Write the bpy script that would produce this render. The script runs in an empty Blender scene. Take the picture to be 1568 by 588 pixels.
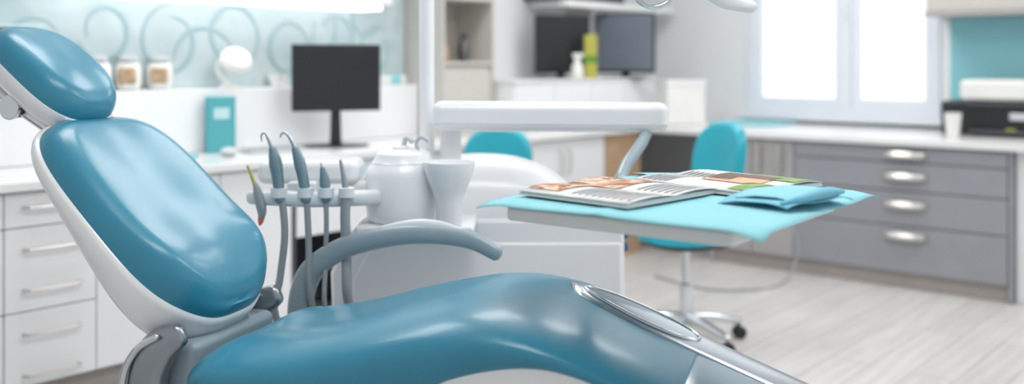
import bpy, math, random
from mathutils import Vector, Matrix
random.seed(4)
rad = math.radians
sc = bpy.context.scene

# ------------------------------------------------------------ materials
def srgb(r, g, b):
    def c(v):
        v /= 255.0
        return v/12.92 if v <= 0.04045 else ((v+0.055)/1.055)**2.4
    return (c(r), c(g), c(b), 1)

def mat(name, col, rough=0.5, metal=0.0, coat=0.0, var=0.04, nscale=6, bump=0.0, bscale=200, emis=None, estr=0, trans=0):
    m = bpy.data.materials.new(name); m.use_nodes = True
    nt = m.node_tree; b = nt.nodes["Principled BSDF"]
    b.inputs["Roughness"].default_value = rough
    b.inputs["Metallic"].default_value = metal
    b.inputs["Coat Weight"].default_value = coat
    b.inputs["Coat Roughness"].default_value = 0.15
    b.inputs["Transmission Weight"].default_value = trans
    tc = nt.nodes.new("ShaderNodeTexCoord")
    n = nt.nodes.new("ShaderNodeTexNoise"); n.inputs["Scale"].default_value = nscale
    n.inputs["Detail"].default_value = 3
    nt.links.new(tc.outputs["Object"], n.inputs["Vector"])
    cr = nt.nodes.new("ShaderNodeValToRGB")
    cr.color_ramp.elements[0].position = 0.3; cr.color_ramp.elements[1].position = 0.7
    cr.color_ramp.elements[0].color = tuple(c*(1-var) for c in col[:3])+(1,)
    cr.color_ramp.elements[1].color = tuple(min(1, c*(1+var)) for c in col[:3])+(1,)
    nt.links.new(n.outputs["Fac"], cr.inputs["Fac"])
    nt.links.new(cr.outputs["Color"], b.inputs["Base Color"])
    if bump:
        n2 = nt.nodes.new("ShaderNodeTexNoise"); n2.inputs["Scale"].default_value = bscale
        nt.links.new(tc.outputs["Object"], n2.inputs["Vector"])
        bp = nt.nodes.new("ShaderNodeBump"); bp.inputs["Strength"].default_value = bump
        bp.inputs["Distance"].default_value = 0.002
        nt.links.new(n2.outputs["Fac"], bp.inputs["Height"])
        nt.links.new(bp.outputs["Normal"], b.inputs["Normal"])
    if emis:
        b.inputs["Emission Color"].default_value = emis
        b.inputs["Emission Strength"].default_value = estr
    return m

M = {}
M['leather'] = mat('teal_upholstery', srgb(46, 132, 160), 0.33, 0, 0.3, 0.05, 8, 0.15, 500)
M['shell'] = mat('white_plastic', srgb(240, 241, 242), 0.25, 0, 0.3, 0.01)
M['unitwhite'] = mat('unit_enamel', srgb(238, 240, 243), 0.28, 0, 0.3, 0.01)
M['arm'] = mat('grey_blue_armrest', srgb(150, 167, 176), 0.32, 0, 0.2, 0.03)
M['footplastic'] = mat('blue_grey_plastic', srgb(108, 148, 168), 0.25, 0, 0.4, 0.03)
M['chrome'] = mat('chrome', (0.72, 0.75, 0.78, 1), 0.12, 1.0, 0, 0.02)
M['steel'] = mat('brushed_steel', (0.50, 0.54, 0.58, 1), 0.26, 1.0, 0, 0.05)
M['darksteel'] = mat('pivot_grey_metal', (0.34, 0.37, 0.40, 1), 0.3, 0.9, 0, 0.05)
M['darkmetal'] = mat('dark_metal', (0.12, 0.12, 0.13, 1), 0.35, 0.8)
M['insetteal'] = mat('glossy_teal_inset', srgb(25, 85, 110), 0.08, 0.2, 0.8)
M['hose'] = mat('grey_hose', srgb(150, 156, 160), 0.45, 0, 0, 0.04)
M['tool'] = mat('blue_grey_handpiece', srgb(124, 147, 157), 0.3, 0.4)
M['toolgrey'] = mat('grey_handpiece', srgb(155, 164, 170), 0.3, 0.4)
M['holder'] = mat('holder_grey', srgb(218, 223, 226), 0.3)
M['pink'] = mat('coral_tip', srgb(215, 110, 100), 0.4)
M['yellow'] = mat('yellow_plastic', srgb(180, 178, 80), 0.5)
M['paper'] = mat('teal_paper', srgb(142, 204, 214), 0.8, 0, 0, 0.03, 10, 0.3, 60)
M['paper2'] = mat('blue_napkin', srgb(124, 192, 214), 0.8, 0, 0, 0.06, 18, 0.3, 90)
M['page'] = mat('magazine_page', srgb(230, 230, 228), 0.4, 0, 0.1, 0.02)
M['text'] = mat('printed_text', srgb(160, 163, 167), 0.6)
M['tray'] = mat('tray_white', srgb(226, 226, 224), 0.35, 0, 0.1, 0.01)
M['stool'] = mat('turquoise_upholstery', srgb(30, 164, 183), 0.4, 0, 0.1, 0.05)
M['black'] = mat('black_plastic', (0.015, 0.016, 0.018, 1), 0.4)
M['screen'] = mat('black_screen', (0.015, 0.017, 0.021, 1), 0.35)
M['screengrey'] = mat('slate_screen', srgb(112, 121, 134), 0.3)
M['wall'] = mat('white_wall_paint', srgb(230, 232, 234), 0.8, 0, 0, 0.01, 3, 0.05, 80)
M['ceil'] = mat('ceiling_paint', srgb(240, 240, 240), 0.9, 0, 0, 0.01)
M['tealwall'] = mat('teal_splashback', srgb(140, 202, 212), 0.35, 0, 0.1, 0.03)
M['cabwhite'] = mat('white_laminate', srgb(236, 237, 239), 0.35, 0, 0.1, 0.01)
M['counter'] = mat('white_counter', srgb(234, 234, 234), 0.25, 0, 0.2, 0.02)
M['cabgrey'] = mat('grey_laminate', srgb(152, 154, 161), 0.4, 0, 0.05, 0.03)
M['cabwarm'] = mat('warm_grey_laminate', srgb(172, 170, 171), 0.4, 0, 0.05, 0.03)
M['gap'] = mat('shadow_gap', srgb(100, 102, 108), 0.8)
M['toe'] = mat('toe_kick', srgb(168, 160, 155), 0.6)
M['wood'] = mat('beech_wood', srgb(188, 158, 128), 0.5, 0, 0, 0.12, 14)
M['beige'] = mat('beige_laminate', srgb(202, 198, 192), 0.5, 0, 0, 0.03)
M['nickel'] = mat('satin_nickel', (0.64, 0.62, 0.59, 1), 0.3, 1.0)
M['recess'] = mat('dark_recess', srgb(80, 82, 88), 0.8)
M['tealbox'] = mat('teal_card', srgb(84, 170, 178), 0.5)
M['jar'] = mat('jar_white', srgb(234, 234, 230), 0.25, 0, 0.3)
M['jarbrown'] = mat('jar_content_brown', srgb(185, 158, 128), 0.5, 0, 0, 0.25, 30)
M['winframe'] = mat('window_frame_white', srgb(226, 231, 238), 0.45, 0, 0.05, 0.01)
M['led'] = mat('led_diffuser', (1, 1, 1, 1), 0.5, emis=(1, 1, 1, 1), estr=2.2)
M['panel'] = mat('added_panel_glow', (1, 1, 1, 1), 0.5, emis=(1, 1, 1, 1), estr=3.0)  # glow for the unseen ceiling panels added to light the set
M['green'] = mat('print_green', srgb(105, 150, 55), 0.5, 0, 0, 0.4, 60)
M['skin'] = mat('print_skin', srgb(222, 165, 130), 0.5, 0, 0, 0.1, 60)
M['hair'] = mat('print_hair', srgb(90, 58, 40), 0.5, 0, 0, 0.2, 90)
M['bluebtn'] = mat('blue_button', srgb(60, 100, 140), 0.3)
M['mousegrey'] = mat('light_grey_plastic', srgb(200, 204, 208), 0.4)
M['glassteal'] = mat('frosted_teal_glass', srgb(190, 222, 224), 0.15, 0, 0.4)
M['swirl'] = mat('swirl_ink', srgb(162, 190, 195), 0.4)

def ramp_mat(name, scale, stops, rough, kind='noise', dist=2.0, coat=0):
    m = bpy.data.materials.new(name); m.use_nodes = True
    nt = m.node_tree; b = nt.nodes["Principled BSDF"]; b.inputs["Roughness"].default_value = rough
    b.inputs["Coat Weight"].default_value = coat
    tc = nt.nodes.new("ShaderNodeTexCoord")
    t = nt.nodes.new("ShaderNodeTexNoise"); t.inputs["Scale"].default_value = scale
    t.inputs["Distortion"].default_value = dist
    nt.links.new(tc.outputs["Object"], t.inputs["Vector"])
    cr = nt.nodes.new("ShaderNodeValToRGB")
    while len(cr.color_ramp.elements) < len(stops): cr.color_ramp.elements.new(0.5)
    for e, (p, c) in zip(cr.color_ramp.elements, stops): e.position = p; e.color = c
    nt.links.new(t.outputs["Fac"], cr.inputs["Fac"])
    nt.links.new(cr.outputs["Color"], b.inputs["Base Color"])
    return m
M['print'] = ramp_mat('print_warm_photo', 14, [(0.3, srgb(60, 35, 22)), (0.45, srgb(190, 110, 40)), (0.55, srgb(235, 215, 190)), (0.68, srgb(120, 70, 45))], 0.35)
M['mural'] = ramp_mat('mural_panel', 2.2, [(0.3, srgb(188, 205, 208)), (0.5, srgb(200, 214, 216)), (0.62, srgb(182, 201, 206)), (0.75, srgb(204, 216, 218))], 0.25, 'noise', 1.5, 0.3)

def floor_mat():
    m = bpy.data.materials.new('pale_wood_planks'); m.use_nodes = True
    nt = m.node_tree; b = nt.nodes["Principled BSDF"]; b.inputs["Roughness"].default_value = 0.4
    tc = nt.nodes.new("ShaderNodeTexCoord")
    br = nt.nodes.new("ShaderNodeTexBrick")
    br.inputs["Scale"].default_value = 1.0; br.inputs["Mortar Size"].default_value = 0.003
    br.inputs["Brick Width"].default_value = 1.3; br.inputs["Row Height"].default_value = 0.16
    br.inputs["Color1"].default_value = srgb(204, 202, 201); br.inputs["Color2"].default_value = srgb(214, 212, 210)
    br.inputs["Mortar"].default_value = srgb(172, 168, 166)
    nt.links.new(tc.outputs["Object"], br.inputs["Vector"])
    mp2 = nt.nodes.new("ShaderNodeMapping"); mp2.inputs["Scale"].default_value = (1.2, 16, 1)
    nt.links.new(tc.outputs["Object"], mp2.inputs["Vector"])
    n = nt.nodes.new("ShaderNodeTexNoise"); n.inputs["Scale"].default_value = 2; n.inputs["Detail"].default_value = 6
    nt.links.new(mp2.outputs["Vector"], n.inputs["Vector"])
    cr = nt.nodes.new("ShaderNodeValToRGB")
    cr.color_ramp.elements[0].position = 0.3; cr.color_ramp.elements[0].color = (0.84, 0.83, 0.82, 1)
    cr.color_ramp.elements[1].position = 0.65; cr.color_ramp.elements[1].color = (1, 1, 1, 1)
    nt.links.new(n.outputs["Fac"], cr.inputs["Fac"])
    mx = nt.nodes.new("ShaderNodeMixRGB"); mx.blend_type = 'MULTIPLY'; mx.inputs[0].default_value = 1
    nt.links.new(br.outputs["Color"], mx.inputs[1]); nt.links.new(cr.outputs["Color"], mx.inputs[2])
    nt.links.new(mx.outputs[0], b.inputs["Base Color"])
    return m
M['floor'] = floor_mat()

# ------------------------------------------------------------ builders
YAW = rad(-49.63)
ROOM = Matrix.Identity(4)
VIEW = Matrix.Rotation(YAW, 4, 'Z')            # frame turned 49.6 deg to the walls; chair group stands in it
CHAIR = VIEW @ Matrix.Translation((-0.637, 2.25, 0)) @ Matrix.Rotation(rad(-18), 4, 'Z')

class G:
    def __init__(s, name, F=ROOM, base=(0, 0, 0)):
        s.F = F; s.e = bpy.data.objects.new(name, None)
        s.e.empty_display_size = 0.1
        W = F @ Matrix.Translation(base)
        s.e.location = W.to_translation(); s.e.rotation_euler = W.to_euler()
        s.inv = W.inverted()
        sc.collection.objects.link(s.e)

def mk(g, name, verts, faces, m, bev=0.0, sub=0, xf=None, ang=38, seg=3, name_top=None):
    me = bpy.data.meshes.new(name)
    F = g.F if g else ROOM
    if xf is not None: F = F @ xf
    vs = [F @ Vector(v) for v in verts]
    me.from_pydata([tuple(v) for v in vs], [], faces)
    import bmesh
    bm = bmesh.new(); bm.from_mesh(me)
    bmesh.ops.remove_doubles(bm, verts=bm.verts, dist=1e-6)
    bmesh.ops.recalc_face_normals(bm, faces=bm.faces)
    bm.to_mesh(me); bm.free()
    me.materials.append(m)
    for p in me.polygons: p.use_smooth = True
    me.set_sharp_from_angle(angle=rad(ang))
    o = bpy.data.objects.new(name, me); sc.collection.objects.link(o)
    if g:
        o.parent = g.e; o.matrix_parent_inverse = g.inv
    if bev:
        b = o.modifiers.new('bevel', 'BEVEL'); b.width = bev; b.segments = seg; b.limit_method = 'ANGLE'; b.angle_limit = rad(35)
        b.harden_normals = True
    if sub:
        s = o.modifiers.new('sub', 'SUBSURF'); s.levels = sub; s.render_levels = sub
    return o

def box(g, name, x0, x1, y0, y1, z0, z1, m, bev=0.003, xf=None, seg=3):
    v = [(x, y, z) for x in (x0, x1) for y in (y0, y1) for z in (z0, z1)]
    f = [(0, 1, 3, 2), (4, 6, 7, 5), (0, 4, 5, 1), (2, 3, 7, 6), (0, 2, 6, 4), (1, 5, 7, 3)]
    return mk(g, name, v, f, m, bev, 0, xf, seg=seg)

def loft(g, name, rings, m, cap=True, xf=None, sub=0, ang=38, bev=0):
    n = len(rings[0]); v = [p for r in rings for p in r]; f = []
    for i in range(len(rings)-1):
        for j in range(n):
            k = (j+1) % n
            f.append((i*n+j, i*n+k, (i+1)*n+k, (i+1)*n+j))
    if cap:
        f.append(tuple(range(n))); f.append(tuple(range((len(rings)-1)*n, len(rings)*n)))
    return mk(g, name, v, f, m, bev, sub, xf, ang)

def lathe(g, name, prof, c, m, seg=32, xf=None, sx=1, sy=1):
    rings = [[(c[0]+r*sx*math.cos(2*math.pi*j/seg), c[1]+r*sy*math.sin(2*math.pi*j/seg), c[2]+z) for j in range(seg)] for r, z in prof]
    return loft(g, name, rings, m, True, xf)

def catmull(P, per=6):
    P = [Vector(p) for p in P]; out = []
    for i in range(len(P)-1):
        p0 = P[max(i-1, 0)]; p1 = P[i]; p2 = P[i+1]; p3 = P[min(i+2, len(P)-1)]
        for k in range(per):
            t = k/per
            out.append(0.5*((2*p1)+(-p0+p2)*t+(2*p0-5*p1+4*p2-p3)*t*t+(-p0+3*p1-3*p2+p3)*t**3))
    out.append(P[-1]); return out

def tube(g, name, P, R, m, per=6, seg=14, xf=None, flat=1.0, up=(0, 0, 1), rnd=False, n_exp=2.0):
    if isinstance(R, (int, float)): R = [R]*len(P)
    Q = catmull(P, per)
    RR = catmull([(r, 0, 0) for r in R], per)
    rings = []
    side = None
    for i, q in enumerate(Q):
        t = (Q[min(i+1, len(Q)-1)]-Q[max(i-1, 0)]).normalized()
        if side is None:
            side = t.cross(Vector(up))
            if side.length < 1e-3: side = t.cross(Vector((1, 0, 0)))
        side = (side - t*side.dot(t)).normalized()
        u = side.cross(t).normalized()
        r = max(RR[i].x, 1e-4); ring = []
        for j in range(seg):
            a = 2*math.pi*j/seg
            ca, sa = math.cos(a), math.sin(a)
            ca = math.copysign(abs(ca)**(2/n_exp), ca); sa = math.copysign(abs(sa)**(2/n_exp), sa)
            ring.append(tuple(q+side*(r*ca)+u*(r*flat*sa)))
        rings.append(ring)
    if rnd:
        for end in (0, -1):
            q = Q[end]; t = (Q[0]-Q[1]).normalized() if end == 0 else (Q[-1]-Q[-2]).normalized()
            r = RR[end].x*min(1, flat); base = rings[end]; ex = []
            for k in (0.35, 0.7, 0.92):
                s = math.sqrt(1-k*k)
                ex.append([tuple(q+(Vector(p)-q)*s+t*(r*k)) for p in base])
            if end == 0: rings = list(reversed(ex))+rings
            else: rings = rings+ex
    return loft(g, name, rings, m, True, xf)

def cyl(g, name, a, b, r, m, r2=None, seg=24, bev=0.0):
    a = Vector(a); b = Vector(b); t = (b-a).normalized()
    s = t.cross(Vector((0, 0, 1)))
    if s.length < 1e-3: s = Vector((1, 0, 0))
    s.normalize(); u = s.cross(t)
    rings = [[tuple(p+s*rr*math.cos(2*math.pi*j/seg)+u*rr*math.sin(2*math.pi*j/seg)) for j in range(seg)] for p, rr in ((a, r), (b, r if r2 is None else r2))]
    return loft(g, name, rings, m, True, bev=bev)

def ellipsoid(g, name, c, r, m, xf=None, seg=24):
    prof = [(max(math.cos(a), 1e-3), math.sin(a)) for a in [rad(-90+180*i/14) for i in range(15)]]
    rings = [[(c[0]+r[0]*p*math.cos(2*math.pi*j/seg), c[1]+r[1]*p*math.sin(2*math.pi*j/seg), c[2]+r[2]*z) for j in range(seg)] for p, z in prof]
    return loft(g, name, rings, m, True, xf)

def extr(g, name, prof, y0, y1, m, bev=0.01, xf=None, seg=4):
    n = len(prof)
    v = [(x, y0, z) for x, z in prof]+[(x, y1, z) for x, z in prof]
    f = [tuple(range(n)), tuple(range(n, 2*n))]+[(i, (i+1) % n, n+(i+1) % n, n+i) for i in range(n)]
    return mk(g, name, v, f, m, bev, 0, xf, seg=seg)

def pad(g, name, hl, hw, R, T, m, n=3.0, crown=0.01, xf=None, shape=None, N=72, back=-0.004):
    rings = []
    def ring(ax, ay, t):
        r = []
        for j in range(N):
            a = 2*math.pi*j/N; c, s = math.cos(a), math.sin(a)
            x = ax*math.copysign(abs(c)**(2/n), c); y = ay*math.copysign(abs(s)**(2/n), s)
            p = (x, y, t)
            r.append(shape(*p) if shape else p)
        return r
    rings.append(ring(hl*0.3, hw*0.3, back)); rings.append(ring(hl-0.012, hw-0.012, back))
    K = 9
    for i in range(K+1):
        th = math.pi/2*i/K
        ins = R*(1-math.cos(th)); t = T*math.sin(th)
        rings.append(ring(hl-ins, hw-ins, t))
    for k in (0.88, 0.75, 0.6, 0.45, 0.3, 0.15, 0.03):
        rings.append(ring((hl-R)*k, (hw-R)*k, T+crown*(1-k*k)))
    return loft(g, name, rings, m, True, xf, ang=60)

def interp(tab, x):
    if x <= tab[0][0]: return tab[0][1]
    if x >= tab[-1][0]: return tab[-1][1]
    for i in range(len(tab)-1):
        if tab[i][0] <= x <= tab[i+1][0]:
            x0, y0 = tab[i]; x1, y1 = tab[i+1]
            def sl(j):
                if j <= 0 or j >= len(tab)-1:
                    a, b = (tab[0], tab[1]) if j <= 0 else (tab[-2], tab[-1])
                else: a, b = tab[j-1], tab[j+1]
                return (b[1]-a[1])/(b[0]-a[0])
            m0, m1 = sl(i), sl(i+1); h = x1-x0; t = (x-x0)/h
            return (2*t**3-3*t*t+1)*y0+(t**3-2*t*t+t)*h*m0+(-2*t**3+3*t*t)*y1+(t**3-t*t)*h*m1

# ------------------------------------------------------------ room shell
WA = 6.25; WB = 4.03
def single(name, *a, **k):
    return box(None, name, *a, **k)
single('floor', -2.0, 6.45, -2.6, 4.2, -0.1, 0.0, M['floor'], 0)
single('ceiling', -2.0, 6.45, -2.6, 4.2, 2.7, 2.8, M['ceil'], 0)
single('wall_left', -2.0, 6.45, WB, 4.18, 0.0, 2.7, M['wall'], 0)
g = G('wall_right', ROOM, (WA, 1, 0))
WY0, WY1, WZ0, WZ1 = 1.88, 3.16, 0.86, 2.3
box(g, 'wall_below_window', WA, WA+0.16, -2.6, WB, 0, WZ0, M['wall'], 0)
box(g, 'wall_above_window', WA, WA+0.16, -2.6, WB, WZ1, 2.7, M['wall'], 0)
box(g, 'wall_beside_window_a', WA, WA+0.16, -2.6, WY0, WZ0, WZ1, M['wall'], 0)
box(g, 'wall_beside_window_b', WA, WA+0.16, WY1, WB, WZ0, WZ1, M['wall'], 0)
g = G('window_1', ROOM, (WA, 2.5, WZ0))
fx0, fx1 = WA-0.015, WA+0.07
box(g, 'frame_bottom', fx0, fx1, WY0+0.05, WY1-0.05, WZ0, WZ0+0.05, M['winframe'])
box(g, 'frame_top', fx0, fx1, WY0+0.05, WY1-0.05, WZ1-0.05, WZ1, M['winframe'])
box(g, 'frame_side_a', fx0, fx1, WY0, WY0+0.05, WZ0, WZ1, M['winframe'])
box(g, 'frame_side_b', fx0, fx1, WY1-0.05, WY1, WZ0, WZ1, M['winframe'])
box(g, 'mullion', fx0, fx1, 2.43, 2.50, WZ0+0.05, WZ1-0.05, M['winframe'])
for k, (a, b) in enumerate(((WY0+0.05, 2.43), (2.50, WY1-0.05))):
    x0, x1 = WA+0.005, WA+0.06
    box(g, f'sash_{k}_bottom', x0, x1, a+0.045, b-0.045, WZ0+0.05, WZ0+0.11, M['winframe'])
    box(g, f'sash_{k}_top', x0, x1, a+0.045, b-0.045, WZ1-0.11, WZ1-0.05, M['winframe'])
    box(g, f'sash_{k}_l', x0, x1, a, a+0.045, WZ0+0.05, WZ1-0.05, M['winframe'])
    box(g, f'sash_{k}_r', x0, x1, b-0.045, b, WZ0+0.05, WZ1-0.05, M['winframe'])
box(g, 'handle', WA-0.035, WA-0.016, 2.455, 2.475, 1.48, 1.60, M['winframe'])
single('window_sill', WA-0.10, WA, WY0-0.04, WY1+0.04, WZ0-0.035, WZ0-0.001, M['winframe'])
single('wall_splashback', WA-0.015, WA, -0.6, 1.82, 0.81, 1.47, M['tealwall'])
single('baseboard_left', -2.0, -0.52, WB-0.015, WB, 0, 0.09, M['winframe'])

# ------------------------------------------------------------ right (window) cabinets
CA = 5.316
g = G('base_cabinet_grey', ROOM, (5.7, 2.0, 0))
box(g, 'countertop', CA-0.03, WA-0.001, 0.3, 3.355, 0.762, 0.80, M['counter'], 0.006)
box(g, 'carcass', CA+0.02, WA-0.01, 1.275, 2.93, 0.09, 0.76, M['gap'], 0)
box(g, 'end_panel', CA, WA-0.01, 1.255, 1.275, 0.0, 0.76, M['cabgrey'])
box(g, 'filler_panel', CA+0.04, WA-0.01, 0.3, 1.25, 0.0, 0.76, M['cabwhite'])
box(g, 'kneehole_side', CA, WA-0.01, 2.915, 2.94, 0.0, 0.76, M['cabwarm'])
box(g, 'toe_kick', CA+0.03, CA+0.05, 1.27, 2.93, 0.0, 0.09, M['toe'])
zs = [0.085, 0.335, 0.520, 0.672, 0.756]
for i in range(4):
    box(g, f'drawer_{i+1}', CA, CA+0.02, 1.28, 2.40, zs[i]+0.003, zs[i+1]-0.003, M['cabgrey'], 0.002)
for i, z in enumerate((0.715, 0.600, 0.450, 0.285)):
    rings = []
    for k in range(13):
        th = math.pi*k/12 - math.pi/2
        y = 1.78+0.115*math.sin(th); s = max(math.cos(th), 0.02)**0.5
        rings.append([(CA-0.036*s, y, z-0.020*s), (CA-0.040*s, y, z-0.004), (CA-0.030*s, y, z+0.018*s), (CA, y, z+0.026*s), (CA, y, z-0.022*s)])
    loft(g, f'cup_pull_{i+1}', rings, M['nickel'], True)
for i, (a, b) in enumerate(((2.406, 2.665), (2.671, 2.925))):
    box(g, f'door_panel_{i+1}', CA, CA+0.02, a, b, 0.088, 0.753, M['cabwarm'], 0.002)
for i, y in enumerate((2.47, 2.60)):
    box(g, f'bar_handle_{i+1}', CA-0.035, CA-0.023, y, y+0.028, 0.56, 0.73, M['nickel'], 0.004)
    box(g, f'bar_post_{i+1}', CA-0.025, CA, y+0.005, y+0.023, 0.60, 0.62, M['nickel'])
single('wall_cabinet_grey', 5.92, WA-0.001, -0.3, 1.86, 1.50, 2.1, M['beige'], 0.004)
single('wall_cabinet_light_rail', 5.90, WA-0.001, -0.3, 1.87, 1.472, 1.498, M['cabwarm'], 0.003)

# ------------------------------------------------------------ left cabinets
CB = 3.428
g = G('base_cabinet_white', ROOM, (2.5, 3.7, 0))
box(g, 'countertop', -0.5, WA-0.001, CB-0.03, WB-0.001, 0.765, 0.80, M['counter'], 0.006)
box(g, 'carcass_a', -0.5, 2.6, CB+0.02, WB-0.01, 0.09, 0.762, M['gap'], 0)
box(g, 'carcass_b', 3.1, 4.9, CB+0.02, WB-0.01, 0.09, 0.762, M['gap'], 0)
box(g, 'toe_kick', -0.5, 4.9, CB+0.05, CB+0.07, 0, 0.09, M['toe'], 0)
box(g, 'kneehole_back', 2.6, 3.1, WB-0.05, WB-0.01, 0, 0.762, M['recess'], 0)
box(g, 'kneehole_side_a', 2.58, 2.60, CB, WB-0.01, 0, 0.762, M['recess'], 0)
box(g, 'kneehole_drawer_box', 2.605, 3.095, CB+0.021, WB-0.06, 0.45, 0.760, M['cabwhite'], 0.002)
box(g, 'kneehole_drawer_a', 2.605, 3.095, CB, CB+0.02, 0.605, 0.758, M['cabwhite'], 0.002)
box(g, 'kneehole_drawer_b', 2.605, 3.095, CB, CB+0.02, 0.45, 0.60, M['cabwhite'], 0.002)
box(g, 'wood_end', 4.905, 5.30, CB, CB+0.3, 0.0, 0.762, M['wood'], 0.003)
def drawers(a, b, zz, hz, tag):
    for i in range(len(zz)-1):
        box(g, f'{tag}_drawer_{i}', a+0.002, b-0.002, CB, CB+0.02, zz[i]+0.002, zz[i+1]-0.002, M['cabwhite'], 0.002)
    for i, z in enumerate(hz):
        c = (a+b)/2; w = 0.095
        tube(g, f'{tag}_handle_{i}', [(c-w, CB, z), (c-w+0.004, CB-0.022, z), (c-w+0.02, CB-0.03, z), (c, CB-0.032, z), (c+w-0.02, CB-0.03, z), (c+w-0.004, CB-0.022, z), (c+w, CB, z)], 0.006, M['nickel'], 4, 8)
zz = [0.095, 0.352, 0.640, 0.76]
drawers(1.40, 1.72, zz, (0.709, 0.566, 0.427, 0.277, 0.135), 'c2')
drawers(0.95, 1.40, zz, (0.709, 0.566, 0.427, 0.277, 0.135), 'c1')
for i, (a, b) in enumerate(((0.3, 0.95), (1.72, 2.23), (2.23, 2.58), (3.12, 3.6), (3.6, 4.05), (4.05, 4.48), (4.48, 4.9))):
    box(g, f'door_panel_{i}', a+0.002, b-0.002, CB, CB+0.02, 0.097, 0.758, M['cabwhite'], 0.002)
for i, x in enumerate((3.56, 3.64, 4.44, 4.52)):
    tube(g, f'door_handle_{i}', [(x, CB, 0.70), (x, CB-0.03, 0.69), (x, CB-0.03, 0.58), (x, CB, 0.57)], 0.006, M['nickel'], 4, 8)
single('wall_ledge', -0.5, 3.79, WB-0.13, WB-0.001, 0.801, 1.085, M['cabwhite'], 0.006)
g = G('raised_cabinet', ROOM, (4.9, 3.8, 0.8))
box(g, 'body', 4.24, 5.75, 3.6, WB-0.002, 0.801, 1.085, M['cabwhite'], 0.003)
box(g, 'top', 4.23, 5.76, 3.585, WB-0.002, 1.085, 1.105, M['counter'], 0.003)
for i in range(4):
    box(g, f'front_{i}', 4.25+i*0.375, 4.25+i*0.375+0.368, 3.59, 3.6, 0.81, 1.08, M['cabwhite'], 0.002)
g = G('shelf_unit', ROOM, (4.0, 3.88, 0.8))
for n_, x0, x1 in (('side_a', 3.80, 3.815), ('side_b', 4.205, 4.22)):
    box(g, n_, x0, x1, 3.72, WB-0.002, 0.801, 2.15, M['beige'])
box(g, 'back', 3.81, 4.21, WB-0.015, WB-0.002, 0.801, 2.15, M['beige'], 0)
for i, z in enumerate((0.802, 1.19, 1.55, 1.85, 2.13)):
    box(g, f'board_{i}', 3.81, 4.21, 3.72, WB-0.01, z, z+0.02, M['beige'])
box(g, 'lower_front', 3.815, 4.205, 3.735, 3.75, 0.825, 1.185, M['beige'])
g = G('amber_bottle', ROOM, (4.02, 3.82, 1.21))
lathe(g, 'bottle', [(0.02, 0), (0.032, 0.003), (0.033, 0.09), (0.015, 0.115), (0.015, 0.13), (0.02, 0.131), (0.02, 0.155), (0.001, 0.156)], (4.05, 3.80, 1.2105), M['darkmetal'])
g = G('storage_jar', ROOM, (3.9, 3.82, 1.21))
lathe(g, 'jar', [(0.025, 0), (0.03, 0.003), (0.03, 0.08), (0.027, 0.085), (0.03, 0.09), (0.03, 0.11), (0.001, 0.112)], (3.90, 3.82, 1.2105), M['wood'])

# mural
g = G('wall_mural_panel', ROOM, (2.0, WB, 1.1))
box(g, 'glass_panel', 0.2, 3.79, WB-0.012, WB-0.001, 1.086, 2.3, M['mural'], 0.002)
k = 0
for (ca, cz, r0, st, turns) in ((1.75, 1.26, 0.12, 30, 1.0), (2.05, 1.34, 0.12, 200, 1.0), (2.36, 1.30, 0.15, 90, 1.0), (2.68, 1.33, 0.15, 300, 1.0), (3.0, 1.27, 0.13, 10, 1.0), (3.3, 1.33, 0.15, 150, 1.0), (3.58, 1.27, 0.12, 60, 1.0), (1.4, 1.32, 0.13, 0, 1.0),
        (2.5, 1.18, 0.2, 20, 0.4), (3.15, 1.42, 0.22, 230, 0.4), (3.52, 1.45, 0.13, 0, 0.9)):
    P = []; R = []
    for i in range(16):
        t = i/15; a = rad(st)+turns*2*math.pi*t; r = r0*(1-0.35*t)
        P.append((ca+r*math.cos(a)*1.0, WB-0.014, max(1.10, cz+r*math.sin(a)*1.1))); R.append(0.003+0.009*math.sin(math.pi*t))
    tube(g, f'swirl_{k}', P, R, M['swirl'], 4, 8, flat=0.15, up=(0, 1, 0)); k += 1

g = G('wall_cabinet_white', ROOM, (2.5, 3.9, 1.5))
box(g, 'body', 1.75, 3.45, 3.74, WB-0.016, 1.50, 2.2, M['cabwhite'], 0.004)
box(g, 'led_strip', 1.77, 3.43, 3.80, 3.98, 1.475, 1.499, M['led'], 0.003)
g = G('glass_wall_shelf', ROOM, (1.3, 3.9, 1.3))
box(g, 'glass_board', 0.9, 1.72, 3.80, WB-0.016, 1.335, 1.347, M['glassteal'])
box(g, 'bracket_a', 1.0, 1.02, 3.85, WB-0.016, 1.30, 1.335, M['nickel'])
box(g, 'bracket_b', 1.6, 1.62, 3.85, WB-0.016, 1.30, 1.335, M['nickel'])

# ------------------------------------------------------------ small things on left counter
for i, a in enumerate((1.995, 2.128, 2.275, 1.85)):
    g = G('cotton_jar' if i == 0 else f'cotton_jar.{i:03d}', ROOM, (a, 3.965, 1.086))
    lathe(g, 'body', [(0.03, 0), (0.048, 0.004), (0.055, 0.03), (0.055, 0.09), (0.046, 0.115), (0.03, 0.12)], (a, 3.965, 1.0855), M['jar'])
    X = Matrix.Translation((a, 3.965, 1.148)) @ Matrix.Rotation(rad(-33), 4, 'Z')
    box(g, 'contents_window', -0.036, 0.036, -0.060, -0.02, -0.038, 0.036, M['jarbrown'], 0.016, xf=X, seg=4)
    lathe(g, 'lid', [(0.03, 0), (0.042, 0.002), (0.042, 0.018), (0.03, 0.024), (0.001, 0.026)], (a, 3.965, 1.206), M['mousegrey'])

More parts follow.
